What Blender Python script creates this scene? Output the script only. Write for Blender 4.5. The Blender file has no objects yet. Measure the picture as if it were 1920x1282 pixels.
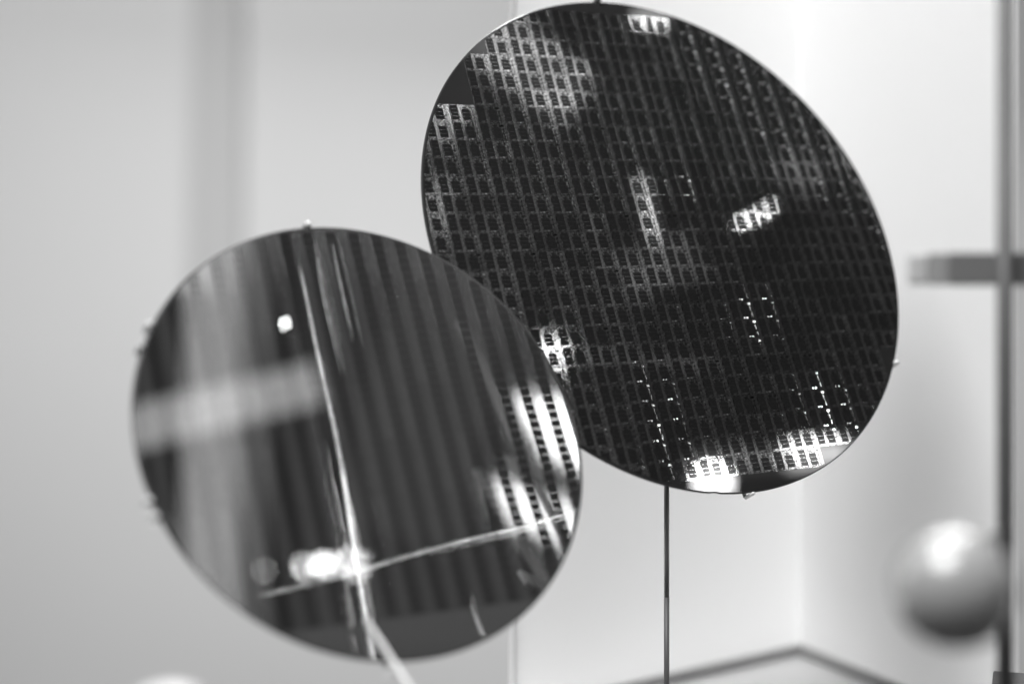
import bpy, math, random
from mathutils import Matrix, Vector, Quaternion

random.seed(7)
scene = bpy.context.scene
COL = scene.collection

# ------------------------------------------------------------------ camera
# Metres. The floor of the case is z = 0, the camera looks level along +Y.
cam_data = bpy.data.cameras.new('camera')
cam_data.sensor_width = 36.0
cam_data.lens = 49.75
cam_data.clip_start = 0.01
cam_data.clip_end = 50.0
cam_data.dof.use_dof = True
cam_data.dof.focus_distance = 0.498
cam_data.dof.aperture_fstop = 3.3
cam_data.dof.aperture_blades = 0
cam = bpy.data.objects.new('camera', cam_data)
COL.objects.link(cam)
cam.location = (0.0, 0.0, 0.143)
cam.rotation_euler = (math.radians(90), 0, 0)
scene.camera = cam

# ------------------------------------------------------------------ dim room
world = bpy.data.worlds.new('World')
scene.world = world
world.use_nodes = True
bg = world.node_tree.nodes['Background']
bg.inputs['Color'].default_value = (1, 1, 1, 1)
bg.inputs['Strength'].default_value = 0.032

vs = scene.view_settings
vs.view_transform = 'Standard'
vs.look = 'None'
vs.exposure = 0.0
vs.gamma = 1.0
vs.use_curve_mapping = False

scene.cycles.max_bounces = 8
scene.cycles.glossy_bounces = 4
scene.cycles.sample_clamp_indirect = 6.0
scene.cycles.caustics_reflective = False
scene.cycles.caustics_refractive = False


# ------------------------------------------------------------------ lamps
def area_lamp(name, loc, quat, sx, sy, energy):
    d = bpy.data.lights.new(name, 'AREA')
    d.shape = 'RECTANGLE'
    d.size, d.size_y = sx, sy
    d.energy = energy
    o = bpy.data.objects.new(name, d)
    COL.objects.link(o)
    o.location = loc
    o.rotation_mode = 'QUATERNION'
    o.rotation_quaternion = quat
    return o


def aim(loc, target):
    return (Vector(target) - Vector(loc)).to_track_quat('-Z', 'Y')


# added soft backlight behind the white screen, a fill from the upper left of
# the case, and an added lamp washing the far wall
for nm, loc, tgt, sx, sy, e in [
    ('screen_backlight', (0.22, 1.30, 1.25), (0.14, 0.72, 0.25), 0.9, 0.6, 50.0),
    ('room_light', (-0.55, 0.95, 1.05), (-0.5, 2.4, -0.15), 1.6, 0.5, 19.5),
    ('case_light', (-0.28, 0.05, 0.95), (0.14, 0.60, 0.12), 0.45, 0.45, 15.0),
]:
    area_lamp(nm, loc, aim(loc, tgt), sx, sy, e)

# room lamps, plus added panels and tubes, placed for reflections in the two wafers:
# name, location, orientation, width, height, watts
LAMPS = [
    ('b_band', (0.9516, 0.2492, 0.6192), (0.79694, 0.32077, 0.37985, 0.34308), 0.0644, 0.0237, 0.05769),
    ('b_top', (0.3509, 0.4950, 0.6112), (0.88955, 0.17599, 0.30860, 0.28723), 0.0226, 0.0090, 0.005141),
    ('b_blob', (0.8889, 0.1558, 0.6342), (0.81846, 0.32640, 0.36460, 0.30108), 0.0305, 0.0249, 0.1431),
    ('b_left', (0.5936, -0.3518, 0.3244), (0.76450, 0.55784, 0.31377, 0.07682), 0.0192, 0.0294, 0.05769),
    ('b_soft', (0.6134, 0.3068, 1.0079), (0.93868, 0.12121, 0.32216, 0.02014), 0.1413, 0.0622, 0.0381),
    ('b_mid', (0.4453, 0.4570, 0.4906), (0.73793, 0.31865, 0.28219, 0.52373), 0.0286, 0.0034, 0.005494),
    ('b_line', (0.3937, 0.4082, 0.5183), (0.81190, 0.28671, 0.28663, 0.42007), 0.0045, 0.0490, 0.002785),
    ('b_glow', (0.7769, 0.2628, 0.8112), (0.78226, 0.31949, 0.27697, 0.45748), 0.0905, 0.0509, 0.003976),
    ('b_low', (0.9186, 0.2114, 0.6332), (0.80313, 0.32654, 0.36652, 0.33765), 0.1696, 0.0226, 0.006771),
    ('b_rt', (0.8436, 0.4283, 0.8314), (0.89509, 0.13825, 0.39945, 0.14191), 0.0509, 0.0339, 0.001692),
    ('b_e1', (0.8673, 0.0415, 0.4204), (0.66247, 0.53660, 0.33703, 0.39950), 0.0192, 0.0452, 0.00751),
    ('b_e2', (0.8826, 0.0197, 0.3334), (0.67869, 0.52234, 0.39621, 0.33100), 0.0102, 0.0565, 0.005874),
    ('p_1', (1.0692, 0.5438, 0.2166), (0.47904, 0.48509, 0.46432, 0.56534), 0.0136, 0.1131, 0.106),  # p lamps are added to light only the contact pads
    ('p_2', (1.0625, 0.6547, 0.3114), (0.47415, 0.44661, 0.47011, 0.59558), 0.0192, 0.0396, 0.05257),
    ('p_3', (1.1050, 0.6915, 0.2081), (0.44592, 0.45841, 0.49595, 0.58740), 0.0170, 0.0565, 0.09036),
    ('p_4', (1.0111, 0.6345, 0.4504), (0.50495, 0.42497, 0.43891, 0.60974), 0.0113, 0.0136, 0.005783),
    ('f_fill', (0.7423, 0.1135, 0.9477), (0.87984, 0.24829, 0.28894, 0.28415), 0.3377, 0.4945, 0.02098),  # added dim fill that lifts the front wafer's mid tones
    ('b_lfill', (0.7013, 0.1318, 0.9746), (0.90489, 0.23498, 0.30306, 0.18469), 0.1327, 0.3377, 0.007037),  # added dim fill that lifts the rear wafer's left half
    ('f_col', (0.5126, -0.0263, 0.9778), (0.90088, 0.27112, 0.21455, 0.26245), 0.0588, 0.5653, 0.1149),  # f_col and f_beam: added glow panels standing for a reflected column and beam
    ('f_col2', (0.5417, 0.0033, 0.9599), (0.89767, 0.26729, 0.22758, 0.26635), 0.0254, 0.5653, 0.01355),
    ('f_beam', (0.4804, 0.0094, 0.9481), (0.86192, 0.28983, 0.17886, 0.37564), 0.2186, 0.0437, 0.03603),
    ('f_dot', (0.1095, 0.3273, 0.4087), (0.92409, 0.21286, 0.24506, 0.20172), 0.0014, 0.0023, 0.0008032),
    ('f_main', (0.6066, 0.0046, 0.7647), (0.87663, 0.29937, 0.27441, 0.25808), 0.0095, 0.0095, 0.003967),
    ('f_rt1', (0.8542, 0.0047, 0.5671), (0.69751, 0.47236, 0.25172, 0.47644), 0.0124, 0.0735, 0.03159),  # f_rt lamps are added, slanted to shape the flares at the right
    ('f_rt2', (0.8730, 0.0218, 0.5533), (0.69264, 0.47309, 0.25991, 0.47841), 0.0170, 0.0791, 0.05904),
    ('f_rt3', (0.8326, -0.0114, 0.5851), (0.70306, 0.47047, 0.24259, 0.47489), 0.0068, 0.0452, 0.003374),
    ('f_rt4', (0.8667, -0.0630, 0.5072), (0.69191, 0.49612, 0.24920, 0.46155), 0.0113, 0.0565, 0.02209),
    ('f_rt5', (0.8848, -0.0486, 0.4927), (0.68718, 0.49741, 0.25680, 0.46305), 0.0113, 0.0565, 0.02209),
    ('f_rt6', (0.9039, -0.0363, 0.4755), (0.68200, 0.49956, 0.26450, 0.46407), 0.0136, 0.0622, 0.03181),
    ('f_rt7', (0.8532, -0.0734, 0.5182), (0.69537, 0.49509, 0.24352, 0.46049), 0.0045, 0.0396, 0.002249),
    ('sv1', (0.3065, -0.2531, 0.9045), (0.80792, 0.21309, 0.32756, -0.44109), 0.0780, 0.0068, 0.01696),  # sv tubes are added only to light the long streaks
    ('sv2', (0.3479, -0.3181, 0.8253), (0.79106, 0.22537, 0.35836, -0.44159), 0.1385, 0.0068, 0.03513),
    ('sv3', (0.4150, -0.4329, 0.6890), (0.76025, 0.24620, 0.40960, -0.44004), 0.2352, 0.0073, 0.1292),
    ('sv4', (0.3243, -0.2406, 0.8994), (0.80714, 0.20687, 0.33260, -0.44172), 0.1357, 0.0045, 0.009832),
    ('sv5', (0.3347, -0.2207, 0.9053), (0.80116, 0.19402, 0.33623, -0.45547), 0.1063, 0.0045, 0.01027),
    ('sv6', (0.5305, -0.3947, 0.6266), (0.79274, 0.26383, 0.42196, -0.35201), 0.0452, 0.0057, 0.01366),
    ('su1', (0.2700, -0.6852, 0.2978), (0.75128, 0.63364, 0.03853, 0.18055), 0.1102, 0.0051, 0.02396),  # su tubes are added only to light the crossing streak
    ('su2', (0.3727, -0.6018, 0.3142), (0.74365, 0.62651, 0.05072, 0.22780), 0.1413, 0.0051, 0.03456),
    ('su3', (0.4770, -0.5131, 0.3322), (0.74376, 0.61551, 0.09041, 0.24453), 0.1170, 0.0051, 0.05088),
    ('f_bulb', (0.5826, -0.0144, 0.7810), (0.88028, 0.30105, 0.26342, 0.25510), 0.0127, 0.0084, 0.01075),
    ('f_bulb2', (0.5946, -0.0005, 0.7741), (0.87863, 0.29885, 0.26922, 0.25734), 0.0053, 0.0084, 0.004758),
    ('f_bulb3', (0.5710, -0.0298, 0.7872), (0.86200, 0.32098, 0.23581, 0.31357), 0.0032, 0.0116, 0.003925),
    ('f_bulb4', (0.6079, -0.1008, 0.8715), (0.88484, 0.30796, 0.24630, 0.24812), 0.0034, 0.0034, 0.0007952),
]
for row in LAMPS:
    area_lamp(*row)


# ------------------------------------------------------------------ materials
def new_mat(name):
    m = bpy.data.materials.new(name)
    m.use_nodes = True
    nt = m.node_tree
    nt.nodes.clear()
    out = nt.nodes.new('ShaderNodeOutputMaterial')
    return m, nt, out


def principled(name, grey, rough=0.5, metal=0.0, noise=0.0, scale=60.0, bump=0.0, transl=0.0, coat=0.0, coat_rough=0.03, coat_ior=1.5):
    m, nt, out = new_mat(name)
    p = nt.nodes.new('ShaderNodeBsdfPrincipled')
    p.inputs['Roughness'].default_value = rough
    p.inputs['Metallic'].default_value = metal
    p.inputs['Coat Weight'].default_value = coat
    p.inputs['Coat Roughness'].default_value = coat_rough
    p.inputs['Coat IOR'].default_value = coat_ior
    p.inputs['Base Color'].default_value = (grey, grey, grey, 1)
    if noise or bump:
        tc = nt.nodes.new('ShaderNodeTexCoord')
        nz = nt.nodes.new('ShaderNodeTexNoise')
        nz.inputs['Scale'].default_value = scale
        nz.inputs['Detail'].default_value = 5
        nt.links.new(tc.outputs['Object'], nz.inputs['Vector'])
        r = nt.nodes.new('ShaderNodeMapRange')
        r.inputs['To Min'].default_value = grey * (1 - noise)
        r.inputs['To Max'].default_value = grey * (1 + noise)
        nt.links.new(nz.outputs[0], r.inputs['Value'])
        nt.links.new(r.outputs[0], p.inputs['Base Color'])
        if bump:
            b = nt.nodes.new('ShaderNodeBump')
            b.inputs['Strength'].default_value = bump
            b.inputs['Distance'].default_value = 0.001
            nt.links.new(nz.outputs[0], b.inputs['Height'])
            nt.links.new(b.outputs[0], p.inputs['Normal'])
    if transl:
        t = nt.nodes.new('ShaderNodeBsdfTranslucent')
        t.inputs['Color'].default_value = (0.92, 0.92, 0.92, 1)
        mx = nt.nodes.new('ShaderNodeMixShader')
        mx.inputs[0].default_value = transl
        nt.links.new(p.outputs[0], mx.inputs[1])
        nt.links.new(t.outputs[0], mx.inputs[2])
        nt.links.new(mx.outputs[0], out.inputs[0])
    else:
        nt.links.new(p.outputs[0], out.inputs[0])
    return m


def etched(name, mirror, lobe=0.0, tilt=(-0.2, -0.3), lobe2=0.0, tilt2=(0.1, -0.4), diffuse=0.02,
           speck=0.0, speck_scale=3000.0, rough=0.02, lobe_rough=0.05, vary=0.0):
    """Etched silicon surface: a mirror, a diffracted order leaving the surface at
    one tilt and, for some patterns, a second order leaving at another."""
    m, nt, out = new_mat(name)
    N, Lk = nt.nodes, nt.links

    def vec(x, y, z):
        t = N.new('ShaderNodeVectorTransform')
        t.vector_type = 'VECTOR'
        t.convert_from, t.convert_to = 'OBJECT', 'WORLD'
        t.inputs[0].default_value = (x, y, z)
        return t.outputs[0]
    geo = N.new('ShaderNodeNewGeometry')
    fac = None
    if speck or vary:
        tc = N.new('ShaderNodeTexCoord')
        if speck:
            v = N.new('ShaderNodeTexVoronoi')
            v.distance = 'CHEBYCHEV'
            v.inputs['Scale'].default_value = speck_scale
            Lk.new(tc.outputs['Object'], v.inputs['Vector'])
            bw = N.new('ShaderNodeRGBToBW')
            Lk.new(v.outputs['Color'], bw.inputs[0])
            r = N.new('ShaderNodeMapRange')
            r.inputs['From Min'].default_value = 0.25
            r.inputs['From Max'].default_value = 0.75
            r.inputs['To Min'].default_value = 1 - speck
            r.inputs['To Max'].default_value = 1.0
            Lk.new(bw.outputs[0], r.inputs['Value'])
            fac = r.outputs[0]
        if vary:
            oi = N.new('ShaderNodeObjectInfo')
            r2 = N.new('ShaderNodeMapRange')
            r2.inputs['To Min'].default_value = 1 - vary
            r2.inputs['To Max'].default_value = 1 + vary
            Lk.new(oi.outputs['Random'], r2.inputs['Value'])
            if fac is None:
                fac = r2.outputs[0]
            else:
                mm = N.new('ShaderNodeMath')
                mm.operation = 'MULTIPLY'
                Lk.new(fac, mm.inputs[0])
                Lk.new(r2.outputs[0], mm.inputs[1])
                fac = mm.outputs[0]

    def grey(val, sock):
        if fac is None:
            sock.default_value = (val, val, val, 1)
        else:
            mm = N.new('ShaderNodeMath')
            mm.operation = 'MULTIPLY'
            mm.inputs[1].default_value = val
            Lk.new(fac, mm.inputs[0])
            Lk.new(mm.outputs[0], sock)

    shaders = []
    d = N.new('ShaderNodeBsdfDiffuse')
    grey(diffuse, d.inputs['Color'])
    shaders.append(d)
    g = N.new('ShaderNodeBsdfGlossy')
    g.inputs['Roughness'].default_value = rough
    grey(mirror, g.inputs['Color'])
    shaders.append(g)
    for wt, tl in ((lobe, tilt), (lobe2, tilt2)):
        if not wt:
            continue
        g = N.new('ShaderNodeBsdfGlossy')
        g.inputs['Roughness'].default_value = lobe_rough
        grey(wt, g.inputs['Color'])
        a = N.new('ShaderNodeVectorMath')
        a.operation = 'ADD'
        Lk.new(geo.outputs['Normal'], a.inputs[0])
        Lk.new(vec(tl[0], tl[1], 0), a.inputs[1])
        nn = N.new('ShaderNodeVectorMath')
        nn.operation = 'NORMALIZE'
        Lk.new(a.outputs[0], nn.inputs[0])
        Lk.new(nn.outputs[0], g.inputs['Normal'])
        shaders.append(g)
    cur = shaders[0].outputs[0]
    for s in shaders[1:]:
        ad = N.new('ShaderNodeAddShader')
        Lk.new(cur, ad.inputs[0])
        Lk.new(s.outputs[0], ad.inputs[1])
        cur = ad.outputs[0]
    Lk.new(cur, out.inputs[0])
    return m


M = {
    'screen': principled('white_acrylic', 0.82, rough=0.45, noise=0.015, scale=9, transl=0.5),
    'mat': principled('bounce_blocker_dark', 0.035, rough=0.9, noise=0.2, scale=400),  # for the added sheet that darkens the foreground
    'gasket': principled('grey_gasket', 0.30, rough=0.6),
    'floor': principled('pale_floor', 0.85, rough=0.5, noise=0.02, scale=14),
    'wall': principled('room_wall', 0.62, rough=0.8, noise=0.03, scale=2.5),
    'pillar': principled('grey_pillar', 0.46, rough=0.7, noise=0.03, scale=4),
    'white': principled('white_plastic', 0.85, rough=0.4),
    'bar': principled('grey_bar', 0.19, rough=0.6, noise=0.05, scale=80),
    'bar_fade': principled('grey_fade_mid', 0.36, rough=0.6),  # middle step of a reflection fade put into the bar's colour
    'cap': principled('pale_fade_end', 0.62, rough=0.5),  # palest step of the bar's reflection fade
    'post': principled('pale_post', 0.45, rough=0.5),
    'edge_dim': principled('grey_edge_dim', 0.45, rough=0.6),  # for the added strip that dulls the lit panel edge
    'dark_metal': principled('dark_metal', 0.10, rough=0.5, metal=0.1, noise=0.1, scale=300),
    'steel': principled('satin_steel', 0.42, rough=0.30, metal=1.0, noise=0.05, scale=200),
    'ball': principled('satin_ball', 0.36, rough=0.45, metal=0.0, noise=0.04, scale=150, coat=1.0, coat_rough=0.2, coat_ior=1.65),
    'rod': principled('grey_rod', 0.42, rough=0.4, metal=0.3, noise=0.05, scale=200),
    'rod_lower': principled('grey_rod_lower', 0.17, rough=0.45, metal=0.2, noise=0.05, scale=200),  # darker grey on the lower rod, evens out the wafer's shadow above
    'black': principled('black_plinth', 0.03, rough=0.5),
    'clear': principled('clear_plastic', 0.75, rough=0.15, coat=0.3),
    'edge': principled('ground_edge', 0.05, rough=0.25, metal=0.2),
    # rear wafer
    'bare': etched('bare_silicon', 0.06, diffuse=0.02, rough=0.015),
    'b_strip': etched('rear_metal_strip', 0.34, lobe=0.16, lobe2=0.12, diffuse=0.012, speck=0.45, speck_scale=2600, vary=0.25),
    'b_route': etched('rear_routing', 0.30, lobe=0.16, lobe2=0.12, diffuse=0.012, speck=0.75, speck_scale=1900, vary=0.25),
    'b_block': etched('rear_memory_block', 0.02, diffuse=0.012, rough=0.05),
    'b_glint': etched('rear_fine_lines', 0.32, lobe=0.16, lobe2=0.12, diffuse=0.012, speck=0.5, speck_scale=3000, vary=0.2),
    'b_pad': etched('rear_contact_pad', 0.36, lobe=0.4, tilt=(0.3, -0.3), diffuse=0.03, speck=0.8, speck_scale=900, vary=0.95),
    # front wafer
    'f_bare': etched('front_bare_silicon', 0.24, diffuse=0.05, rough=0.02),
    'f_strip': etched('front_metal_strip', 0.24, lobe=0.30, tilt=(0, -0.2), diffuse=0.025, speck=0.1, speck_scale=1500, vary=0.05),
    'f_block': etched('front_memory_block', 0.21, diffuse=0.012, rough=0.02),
    'f_glint': etched('front_fine_lines', 0.23, lobe=0.22, tilt=(0, -0.2), lobe2=0.05, tilt2=(-0.2, -0.1), diffuse=0.02, speck=0.12, speck_scale=900, vary=0.05),
    'f_streak': etched('front_light_streak', 0.21, lobe=0.42, tilt=(-0.2, -0.1), diffuse=0.012, speck=0.3, speck_scale=400, lobe_rough=0.07),  # light streak drawn as its own shape, lit by the sv tubes
    'f_cross_streak': etched('front_cross_streak', 0.21, lobe=0.42, tilt=(-0.3, -0.3), diffuse=0.012, speck=0.35, speck_scale=400, lobe_rough=0.07),  # crossing light streak drawn as its own shape, lit by the su tubes
}


# ------------------------------------------------------------------ helpers
def link_mesh(name, verts, faces, mats, fmat=None, parent=None, smooth=False):
    me = bpy.data.meshes.new(name)
    me.from_pydata([tuple(v) for v in verts], [], faces)
    for m in mats:
        me.materials.append(m)
    if fmat:
        me.polygons.foreach_set('material_index', fmat)
    if smooth:
        me.polygons.foreach_set('use_smooth', [True] * len(me.polygons))
    me.update()
    o = bpy.data.objects.new(name, me)
    COL.objects.link(o)
    if parent:
        o.parent = parent
    return o


def empty(name, loc=(0, 0, 0)):
    o = bpy.data.objects.new(name, None)
    o.empty_display_size = 0.01
    COL.objects.link(o)
    o.location = loc
    return o


def tag(o, label=None, cat=None, group=None, kind=None):
    if label:
        o['label'] = label
    if cat:
        o['category'] = cat
    if group:
        o['group'] = group
    if kind:
        o['kind'] = kind
    return o


def bevel(o, w, seg=2):
    b = o.modifiers.new('bevel', 'BEVEL')
    b.width = w
    b.segments = seg
    b.limit_method = 'ANGLE'
    return o


def box(name, c, size, mat, parent=None, rz=0.0, bev=0.0):
    sx, sy, sz = [s / 2 for s in size]
    vs_ = []
    ca, sa = math.cos(rz), math.sin(rz)
    for z in (-sz, sz):
        for x, y in ((-sx, -sy), (sx, -sy), (sx, sy), (-sx, sy)):
            vs_.append((c[0] + ca * x - sa * y, c[1] + sa * x + ca * y, c[2] + z))
    fs = [(3, 2, 1, 0), (4, 5, 6, 7), (0, 1, 5, 4), (1, 2, 6, 5), (2, 3, 7, 6), (3, 0, 4, 7)]
    o = link_mesh(name, vs_, fs, [mat], parent=parent)
    if bev:
        bevel(o, bev)
    return o


def tube(name, pts, radii, mat, parent=None, seg=24, cap_round=False):
    """Swept round bar through pts with one radius per point."""
    pts = [Vector(p) for p in pts]
    vs_, fs = [], []
    n = len(pts)
    ref = None
    for i, p in enumerate(pts):
        t = (pts[min(i + 1, n - 1)] - pts[max(i - 1, 0)]).normalized()
        if ref is None:
            ref = t.orthogonal().normalized()
        a = (ref - t * ref.dot(t)).normalized()
        ref = a
        b = t.cross(a)
        for k in range(seg):
            th = 2 * math.pi * k / seg
            vs_.append(p + (a * math.cos(th) + b * math.sin(th)) * radii[i])
    for i in range(n - 1):
        for k in range(seg):
            k2 = (k + 1) % seg
            fs.append((i * seg + k, i * seg + k2, (i + 1) * seg + k2, (i + 1) * seg + k))
    fs.append(tuple(reversed(range(seg))))
    fs.append(tuple((n - 1) * seg + k for k in range(seg)))
    o = link_mesh(name, vs_, fs, [mat], parent=parent, smooth=True)
    return o


def ball(name, c, r, mat, parent=None, seg=48, rings=28, squash=(1, 1, 1)):
    vs_, fs = [(c[0], c[1], c[2] + r * squash[2])], []
    for i in range(1, rings):
        ph = math.pi * i / rings
        for k in range(seg):
            th = 2 * math.pi * k / seg
            vs_.append((c[0] + r * squash[0] * math.sin(ph) * math.cos(th),
                        c[1] + r * squash[1] * math.sin(ph) * math.sin(th),
                        c[2] + r * squash[2] * math.cos(ph)))
    vs_.append((c[0], c[1], c[2] - r * squash[2]))
    last = len(vs_) - 1
    for k in range(seg):
        k2 = (k + 1) % seg
        fs.append((0, 1 + k, 1 + k2))
        for i in range(rings - 2):
            a, b = 1 + i * seg, 1 + (i + 1) * seg
            fs.append((a + k, b + k, b + k2, a + k2))
        e = 1 + (rings - 2) * seg
        fs.append((e + k, last, e + k2))
    return link_mesh(name, vs_, fs, [mat], parent=parent, smooth=True)


# ------------------------------------------------------------------ setting
ZF = -0.0186                      # top of the display table
outline = [(-1.2, -0.4), (1.4, -0.4), (1.4, 0.60), (0.205, 0.60), (0.205, 0.93), (0.004, 0.93), (0.004, 0.645), (-1.2, 0.645)]
tv = [(x, y, ZF) for x, y in outline] + [(x, y, ZF - 0.04) for x, y in outline]
o = link_mesh('display_table', tv, [tuple(range(8)), tuple(range(15, 7, -1))] + [(i, i + 8, (i + 1) % 8 + 8, (i + 1) % 8) for i in range(8)], [M['floor']])
tag(o, kind='structure')
o = box('bounce_blocker', (0.1, 0.075, ZF + 0.0006), (2.5, 0.93, 0.0012), M['mat'])  # added unseen dark sheet, cuts table bounce under the ball
tag(o, kind='structure')
o = box('wall', (0, 2.45, 0.4), (8.0, 0.1, 4.4), M['wall'])
tag(o, kind='structure')

# white acrylic screen: two leaves that meet in a corner behind the rear wafer
APEX = Vector((0.1492, 0.7345))
LEFT = Vector((0.0014, 0.6068))
RIGHT = Vector((0.2030, 0.5745))
H = 0.62
screen = empty('corner_screen', (APEX.x, APEX.y, ZF))
tag(screen, 'white acrylic corner screen standing behind the larger wafer', 'screen')


def leaf(a, b, z0, z1, th, mat, name, lift=0.0):
    a, b = Vector(a), Vector(b)
    d = (b - a).normalized()
    nrm = Vector((-d.y, d.x))
    if nrm.y < 0:
        nrm = -nrm
    a0, b0 = a - nrm * lift, b - nrm * lift
    pts = [a0, b0, b0 + nrm * th, a0 + nrm * th]
    vs_ = [(p.x - APEX.x, p.y - APEX.y, z0) for p in pts] + [(p.x - APEX.x, p.y - APEX.y, z1) for p in pts]
    fs = [(3, 2, 1, 0), (4, 5, 6, 7), (0, 1, 5, 4), (1, 2, 6, 5), (2, 3, 7, 6), (3, 0, 4, 7)]
    return link_mesh(name, vs_, fs, [mat], parent=screen)


dl = (LEFT - APEX).normalized()
dr = (RIGHT - APEX).normalized()
leaf(APEX + dl * 0.0, LEFT, 0.001, H, 0.003, M['screen'], 'panel')
leaf(APEX + dr * 0.0, RIGHT, 0.001, H, 0.003, M['screen'], 'panel')
leaf(APEX + dl * 0.002, LEFT, 0.0012, 0.0050, 0.0032, M['gasket'], 'gasket', lift=0.0035)
leaf(APEX + dr * 0.002, RIGHT, 0.0012, 0.0050, 0.0032, M['gasket'], 'gasket', lift=0.0035)

leaf(LEFT - dl * 0.0001, LEFT + dl * 0.0007, 0.001, H, 0.0034, M['edge_dim'], 'edge_dimmer', lift=0.0002)  # strip added to keep light off the bright panel edge

# far room, left of the screen
o = box('wall_pillar', (-0.496, 2.385, 1.08), (0.080, 0.02, 1.96), M['pillar'])
tag(o, 'blurred grey wall pillar far behind the front wafer', 'pillar')
post = empty('white_post', (-0.0800, 0.33, ZF))
tag(post, 'small white rounded post below the front wafer at the lower left', 'post')
tube('shaft', [(0, 0, 0), (0, 0, 0.0735)], [0.0075, 0.0075], M['post'], post)
tube('cap', [(0, 0, 0.0737), (0, 0, 0.0780), (0, 0, 0.0810), (0, 0, 0.0823)], [0.0088, 0.0088, 0.0072, 0.003], M['post'], post)


# ------------------------------------------------------------------ wafers
def circle_poly(r, n=160):
    return [(r * math.cos(2 * math.pi * k / n), r * math.sin(2 * math.pi * k / n)) for k in range(n)]


def clip(poly, r):
    """Clip a small convex polygon to the disc of radius r."""
    if all(x * x + y * y <= r * r for x, y in poly):
        return poly
    cx = sum(p[0] for p in poly) / len(poly)
    cy = sum(p[1] for p in poly) / len(poly)
    a0 = math.atan2(cy, cx)
    for k in range(-14, 15):
        a = a0 + k * 0.02
        nx, ny = math.cos(a), math.sin(a)
        res = []
        for i in range(len(poly)):
            p, q = poly[i], poly[(i + 1) % len(poly)]
            dp, dq = p[0] * nx + p[1] * ny - r, q[0] * nx + q[1] * ny - r
            if dp <= 0:
                res.append(p)
            if (dp < 0 < dq) or (dq < 0 < dp):
                t = dp / (dp - dq)
                res.append((p[0] + (q[0] - p[0]) * t, p[1] + (q[1] - p[1]) * t))
        poly = res
        if len(poly) < 3:
            return []
    return poly


def poly_area(p):
    return 0.5 * abs(sum(p[i][0] * p[(i + 1) % len(p)][1] - p[(i + 1) % len(p)][0] * p[i][1] for i in range(len(p))))


def prism(acc, poly, z0, z1, mi):
    """Raised flat piece: top face and side faces, no bottom."""
    vs_, fs, ms = acc
    n, b = len(poly), len(vs_)
    a = sum(poly[i][0] * poly[(i + 1) % n][1] - poly[(i + 1) % n][0] * poly[i][1] for i in range(n))
    if a < 0:
        poly = poly[::-1]
    vs_ += [(x, y, z1) for x, y in poly] + [(x, y, z0) for x, y in poly]
    fs.append(tuple(range(b, b + n)))
    ms.append(mi)
    for i in range(n):
        j = (i + 1) % n
        fs.append((b + i, b + n + i, b + n + j, b + j))
        ms.append(mi)


def die_pieces(kind):
    """(x0, x1, y0, y1, material index, level) in die fractions, y up."""
    P = []
    if kind == 'rear':
        # slab = routing metal; two memory columns, plain strips, fine lines, pads
        P.append((0.330, 0.405, 0.000, 1.0, 0, 1))                 # plain strip between the columns
        P.append((0.405, 0.425, 0.000, 1.0, 3, 1))                 # fine line strip
        P.append((0.800, 0.830, 0.000, 1.0, 3, 1))
        P.append((0.905, 1.000, 0.000, 1.0, 0, 1))
        for k in range(4):                                         # tall memory column
            y = 0.125 + k * 0.212
            P.append((0.035, 0.315, y, y + 0.196, 1, 1))
        for k in range(3):                                         # short memory column
            y = 0.125 + k * 0.212
            P.append((0.455, 0.765, y, y + 0.196, 1, 1))
        P += [(0.48, 0.54, 0.045, 0.10, 4, 1), (0.60, 0.66, 0.045, 0.10, 4, 1),
              (0.80, 0.90, 0.80, 0.90, 4, 2), (0.842, 0.856, 0.42, 0.70, 4, 1), (0.862, 0.872, 0.12, 0.34, 4, 1),
              (0.52, 0.72, 0.79, 0.815, 1, 1), (0.845, 0.900, 0.68, 0.705, 1, 1), (0.845, 0.9, 0.40, 0.425, 1, 1)]
    else:
        for c in (0.0, 0.5):
            P.append((c + 0.283, c + 0.365, 0.0, 1.0, 2, 1))       # fine line strip
            P.append((c + 0.370, c + 0.490, 0.0, 1.0, 0, 1))
            for k in range(6):
                y = 0.0035 + k * 0.1662
                P.append((c + 0.02, c + 0.265, y, y + 0.156, 1, 1))
    return P


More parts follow.
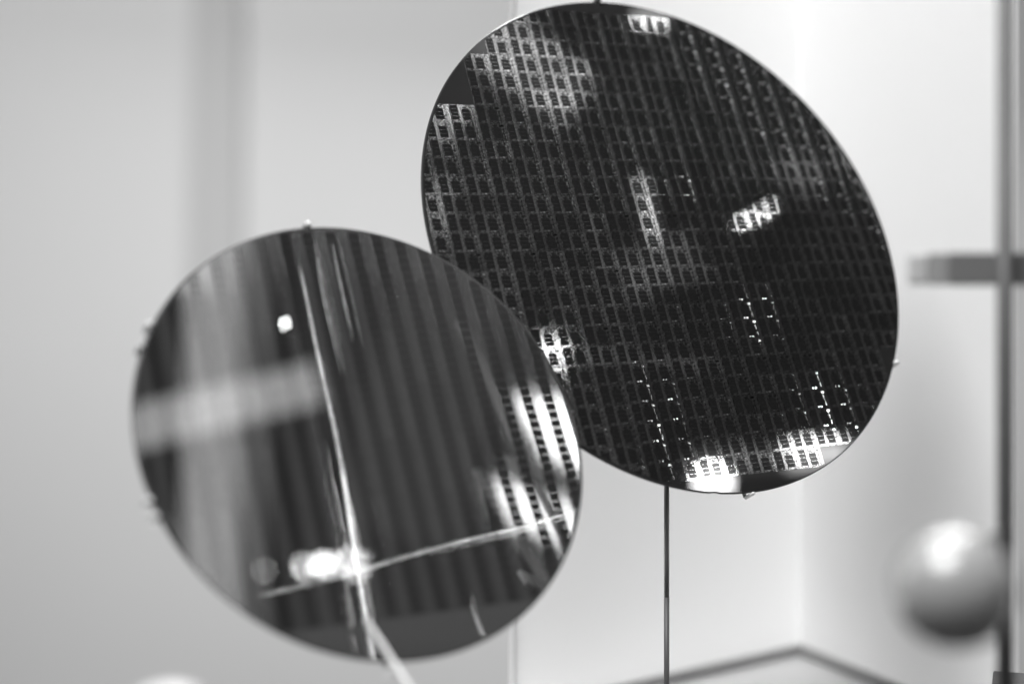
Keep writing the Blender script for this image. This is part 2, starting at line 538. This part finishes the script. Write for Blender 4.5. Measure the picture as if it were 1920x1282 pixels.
def make_wafer(name, centre, u, v, n, R, pitch, origin, rows, kind, mats, label, min_frac, drop, hidden):
    root = empty(name)
    mw = Matrix(((u[0], v[0], n[0], centre[0]), (u[1], v[1], n[1], centre[1]), (u[2], v[2], n[2], centre[2]), (0, 0, 0, 1)))
    root.matrix_world = mw
    tag(root, label, 'wafer')
    # disc with rounded edge; its front face is at z = 0
    th = 0.00075
    prof = [(R - 0.00045, 0.0), (R - 0.00018, -0.00007), (R, -0.00028), (R, -0.00047), (R - 0.00018, -0.00068), (R - 0.00045, -th)]
    seg = 256
    vs_, fs, ms = [], [], []
    for r, z in prof:
        for k in range(seg):
            a = 2 * math.pi * k / seg
            # orientation notch at the lower edge
            q = max(0.0, 1 - abs((a - math.radians(262)) / 0.011))
            vs_.append(((r - 0.0012 * q) * math.cos(a), (r - 0.0012 * q) * math.sin(a), z))
    fs.append(tuple(range(seg)))
    ms.append(0)
    for i in range(len(prof) - 1):
        for k in range(seg):
            k2 = (k + 1) % seg
            fs.append((i * seg + k, (i + 1) * seg + k, (i + 1) * seg + k2, i * seg + k2))
            ms.append(1)
    fs.append(tuple(reversed(range((len(prof) - 1) * seg, len(prof) * seg))))
    ms.append(0)
    link_mesh('silicon_disc', vs_, fs, [mats[-1], M['edge']], ms, root)
    pw, ph = pitch
    gap = 0.00012 if kind == 'rear' else 0.00003
    P = die_pieces(kind)
    Rc = R - 0.0011
    slab_mi = mats.index(M['b_route']) if kind == 'rear' else 0
    h0, h1 = 0.00004, 0.000012

    def build(x0, y0, acc, full):
        w, h = pw - gap, ph - gap
        ox, oy = (0, 0) if full else (x0, y0)
        rr = lambda a, b, c, d: [(ox + a * w, oy + c * h), (ox + b * w, oy + c * h), (ox + b * w, oy + d * h), (ox + a * w, oy + d * h)]
        cl = (lambda p: p) if full else (lambda p: clip(p, Rc))
        p = cl(rr(0, 1, 0, 1))
        if len(p) >= 3:
            prism(acc, p, 0.0, h0, slab_mi)
        for a, b, c, d, mi, lev in P:
            p = cl(rr(a, b, c, d))
            if len(p) >= 3 and poly_area(p) > 1e-9:
                prism(acc, p, h0, h0 + h1 * lev, mi)

    acc = ([], [], [])
    build(0, 0, acc, True)
    shared = bpy.data.meshes.new('die')
    shared.from_pydata(*[acc[0], [], acc[1]])
    for m in mats[:-1]:
        shared.materials.append(m)
    shared.polygons.foreach_set('material_index', acc[2])
    shared.update()
    cells = []
    for r in range(rows[0], rows[1]):
        for c in range(-14, 15):
            x0, y0 = origin[0] + c * pw + gap / 2, origin[1] + r * ph + gap / 2
            rect = [(x0, y0), (x0 + pw, y0), (x0 + pw, y0 + ph), (x0, y0 + ph)]
            frac = poly_area(clip(rect, Rc)) / (pw * ph) if min(x * x + y * y for x, y in rect) < Rc * Rc else 0
            if frac < min_frac or drop(x0 + pw / 2, y0 + ph / 2, frac):
                continue
            mid = mw @ Vector((x0 + pw / 2, y0 + ph / 2, 0))
            score = frac / mid.y - (100 if hidden(mid) else 0)
            cells.append((score, x0, y0, frac))
    cells.sort(reverse=True)
    rest = ([], [], [])
    for i, (s, x0, y0, frac) in enumerate(cells):
        if i >= 300:
            build(x0, y0, rest, False)
            continue
        if frac > 0.9999:
            o = bpy.data.objects.new('die', shared)
            COL.objects.link(o)
            o.parent = root
            # dies are not perfectly level with each other
            t = 0.0009 if kind == 'rear' else 0.0006
            ax, ay = random.gauss(0, t), random.gauss(0, t)
            o.matrix_basis = Matrix.Translation((x0 + pw / 2, y0 + ph / 2, 0)) @ Matrix.Rotation(ax, 4, 'X') @ Matrix.Rotation(ay, 4, 'Y') @ Matrix.Translation((-pw / 2, -ph / 2, 0))
        else:
            acc = ([], [], [])
            build(x0, y0, acc, False)
            link_mesh('die', acc[0], acc[1], mats[:-1], acc[2], root)
    if rest[0]:
        o = link_mesh('die_field', rest[0], rest[1], mats[:-1], rest[2], root)
        o['kind'] = 'stuff'
    return root, mw


CAM = Vector((0, 0, 0.143))
FC, FU, FV, FN = (-0.04158, 0.42, 0.11731), (0.87166, 0.48947, 0.02524), (-0.24954, 0.39888, 0.8824), (0.42184, -0.77545, 0.46982)
BC, BU, BV, BN = (0.06022, 0.51879, 0.18323), (0.88395, 0.46541, 0.04501), (-0.21907, 0.32718, 0.91922), (0.41308, -0.82241, 0.39116)
FR, BR = 0.0704, 0.1


def behind_front(p):
    d = p - CAM
    n, c = Vector(FN), Vector(FC)
    t = (c - CAM).dot(n) / d.dot(n)
    return (CAM + d * t - c).length < FR


PW, PH = 0.010551, 0.0072386
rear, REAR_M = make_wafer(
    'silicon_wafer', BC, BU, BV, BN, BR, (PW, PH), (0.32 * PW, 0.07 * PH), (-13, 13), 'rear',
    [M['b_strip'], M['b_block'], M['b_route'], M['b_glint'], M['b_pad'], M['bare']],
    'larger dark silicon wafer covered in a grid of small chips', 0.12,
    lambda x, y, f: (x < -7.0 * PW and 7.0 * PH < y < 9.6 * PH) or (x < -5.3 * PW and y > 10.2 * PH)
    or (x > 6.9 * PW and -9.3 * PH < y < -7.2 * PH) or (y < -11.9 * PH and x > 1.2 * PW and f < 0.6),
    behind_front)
front, FRONT_M = make_wafer(
    'silicon_wafer', FC, FU, FV, FN, FR, (0.0155, 0.018), (-0.0167, -0.0395), (-1, 7), 'front',
    [M['f_strip'], M['f_block'], M['f_glint'], M['f_bare']],
    'smaller mirror-like silicon wafer in front with long bright streaks', 0.10,
    lambda x, y, f: False, lambda p: False)


# ribbons drawing the light streaks on the front wafer: (x, y, width) along each
def light_streak(name, pts, mat, z0):
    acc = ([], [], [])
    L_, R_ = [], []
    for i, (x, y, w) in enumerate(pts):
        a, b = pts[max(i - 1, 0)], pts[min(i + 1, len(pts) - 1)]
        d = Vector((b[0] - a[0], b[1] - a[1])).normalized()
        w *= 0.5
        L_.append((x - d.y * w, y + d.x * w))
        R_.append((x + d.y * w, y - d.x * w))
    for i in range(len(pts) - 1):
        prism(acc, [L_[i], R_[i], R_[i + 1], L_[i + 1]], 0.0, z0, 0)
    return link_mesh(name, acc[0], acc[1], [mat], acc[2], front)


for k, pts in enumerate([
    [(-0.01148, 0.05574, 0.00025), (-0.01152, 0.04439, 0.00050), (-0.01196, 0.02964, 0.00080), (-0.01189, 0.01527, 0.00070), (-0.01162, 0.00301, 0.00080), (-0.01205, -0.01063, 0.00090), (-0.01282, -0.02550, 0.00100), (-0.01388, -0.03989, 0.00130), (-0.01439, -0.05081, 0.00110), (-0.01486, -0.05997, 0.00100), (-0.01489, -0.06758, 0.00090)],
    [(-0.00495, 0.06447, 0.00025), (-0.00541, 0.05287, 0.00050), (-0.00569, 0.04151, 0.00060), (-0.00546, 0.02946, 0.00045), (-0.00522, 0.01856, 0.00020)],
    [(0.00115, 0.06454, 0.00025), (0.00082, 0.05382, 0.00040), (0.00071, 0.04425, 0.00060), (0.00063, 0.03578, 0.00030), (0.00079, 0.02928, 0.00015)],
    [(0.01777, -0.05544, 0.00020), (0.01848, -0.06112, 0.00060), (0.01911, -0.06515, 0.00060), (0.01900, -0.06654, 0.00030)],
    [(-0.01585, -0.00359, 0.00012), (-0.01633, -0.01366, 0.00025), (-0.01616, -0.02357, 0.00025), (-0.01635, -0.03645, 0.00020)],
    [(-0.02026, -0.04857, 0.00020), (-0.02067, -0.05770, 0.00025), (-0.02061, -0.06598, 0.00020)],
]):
    light_streak('light_streak', [(x, y, w * 0.85) for x, y, w in pts], M['f_streak'], 0.000072)
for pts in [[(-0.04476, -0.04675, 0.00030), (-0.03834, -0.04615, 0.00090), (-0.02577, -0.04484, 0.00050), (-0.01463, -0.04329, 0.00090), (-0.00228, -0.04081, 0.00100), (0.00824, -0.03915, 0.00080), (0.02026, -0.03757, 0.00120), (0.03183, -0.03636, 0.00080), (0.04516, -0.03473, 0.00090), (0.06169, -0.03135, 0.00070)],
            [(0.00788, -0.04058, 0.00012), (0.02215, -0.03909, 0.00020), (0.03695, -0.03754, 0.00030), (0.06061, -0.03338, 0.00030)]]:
    light_streak('light_streak', [(x, y, w * 0.6) for x, y, w in pts], M['f_cross_streak'], 0.000080)


# ------------------------------------------------------------------ holders
def on_wafer(mw, r, deg, z=0.0):
    a = math.radians(deg)
    return mw @ Vector((r * math.cos(a), r * math.sin(a), z))


def holder_pin(parent, mw, R, deg, r=0.0011, mat='clear', reach=0.0016):
    """Small peg that grips the wafer edge, on a thin arm running behind the disc."""
    p0, p1 = on_wafer(mw, R + 0.0006, deg, -0.004), on_wafer(mw, R + 0.0006, deg, reach)
    pin = tube('edge_pin', [p0, p0.lerp(p1, 0.8), p0.lerp(p1, 0.95), p1], [r, r, r * 0.85, r * 0.4], M[mat], parent, seg=16)
    hub = mw @ Vector((0, 0, -0.0042))
    tube('arm', [hub, on_wafer(mw, R + 0.0004, deg, -0.0042)], [0.0009, 0.0007], M['rod'], pin, seg=10)
    return pin


stand = empty('wafer_stand', (0.0537, 0.4915, 0))
tag(stand, 'thin grey upright rod holding the larger wafer from behind', 'stand')
inv = Matrix.Translation((-0.0537, -0.4915, 0))
tube('rod', [(0, 0, 0.0545), (0, 0, 0.104)], [0.00092, 0.00092], M['rod'], stand)
tube('lower_rod', [(0, 0, ZF + 0.004), (0, 0, 0.0545)], [0.00094, 0.00094], M['rod_lower'], stand)  # lower part of the rod, coloured darker to offset the shadow above
tube('foot', [(0, 0, ZF), (0, 0, ZF + 0.003), (0, 0, ZF + 0.004)], [0.012, 0.012, 0.0105], M['rod'], stand)
hub = inv @ (REAR_M @ Vector((0, 0, -0.0042)))
tube('neck', [(0, 0, 0.104), (0.0005, 0.004, 0.125), tuple(hub)], [0.00092, 0.0011, 0.0015], M['rod'], stand)
for deg, rr, mt in ((93.2, 0.0013, 'steel'), (-34.2, 0.0011, 'clear'), (-89.9, 0.0006, 'clear')):
    holder_pin(stand, inv @ REAR_M, BR, deg, rr, mt)

fs_base = Vector((-0.030, 0.446, 0.0))
stand2 = empty('wafer_stand', fs_base)
tag(stand2, 'pale prong and clear edge pegs holding the smaller wafer', 'stand')
inv2 = Matrix.Translation(-fs_base)
hub2 = inv2 @ (FRONT_M @ Vector((0, 0, -0.0042)))
low = inv2 @ on_wafer(FRONT_M, FR - 0.004, -98.1, -0.0042)
tube('strut', [tuple(hub2), tuple(low), tuple(inv2 @ on_wafer(FRONT_M, FR + 0.0012, -98.1, -0.0036)), tuple(inv2 @ Vector((-0.0288, 0.3757, 0.0539)))], [0.0009] * 4, M['clear'], stand2)
for deg, rr, mt in ((94.8, 0.0012, "rod"), (149.3, 0.0009, 'clear'), (155.5, 0.0007, 'clear'), (194.0, 0.0010, 'clear'), (197.8, 0.0008, 'clear')):
    holder_pin(stand2, inv2 @ FRONT_M, FR, deg, rr, mt, 0.0012)

prong = [Vector(p) for p in ((-0.04028, 0.39005, 0.06671), (-0.03960, 0.38920, 0.06594), (-0.02875, 0.37571, 0.05393), (-0.02300, 0.36860, 0.04750), (-0.0210, 0.3675, 0.0300), (-0.0210, 0.3675, -0.013))]
tube('prong', [p - fs_base for p in prong], [0.0003, 0.0007, 0.0008, 0.0009, 0.0010, 0.0010], M['clear'], stand2, seg=20)
box('foot', (0.004, -0.038, ZF + 0.002), (0.024, 0.10, 0.0038), M['white'], stand2)
# ------------------------------------------------------------------ things at the right edge
ms_ = empty('metal_stand', (0.129, 0.37, 0))
tag(ms_, 'blurred dark upright rod with crossbar and shiny metal ball at the right edge', 'stand')
tube('upright', [(0, 0, ZF), (0, 0, 0.246)], [0.0022, 0.0022], M['dark_metal'], ms_)
bevel(box('crossbar', (0.0240, 0.0030, 0.1622), (0.0760, 0.0022, 0.0086), M['bar'], ms_), 0.0004)
bevel(box('crossbar_fade_mid', (-0.0167, 0.0030, 0.1622), (0.0052, 0.0021, 0.0084), M['bar_fade'], ms_), 0.0004)  # paler pieces step the bar's reflection fade into its colour
bevel(box('crossbar_fade_end', (-0.0221, 0.0030, 0.1622), (0.0054, 0.0020, 0.0082), M['cap'], ms_), 0.0008)
tube('foot', [(0, 0, ZF), (0, 0, ZF + 0.004)], [0.02, 0.019], M['dark_metal'], ms_)

ball('ball', (-0.0390, -0.082, 0.0930), 0.0122, M['ball'], ms_)
tube('ball_arm', [(0, 0, 0.0945), (-0.030, -0.062, 0.0945)], [0.0012, 0.0012], M['dark_metal'], ms_)

o = bevel(box('dark_block', (0.1805, 0.485, (0.0272 + ZF) / 2), (0.030, 0.02, 0.0272 - ZF), M['black'], rz=math.radians(-20)), 0.0006)
tag(o, 'black block corner peeking in at the lower right edge', 'block')
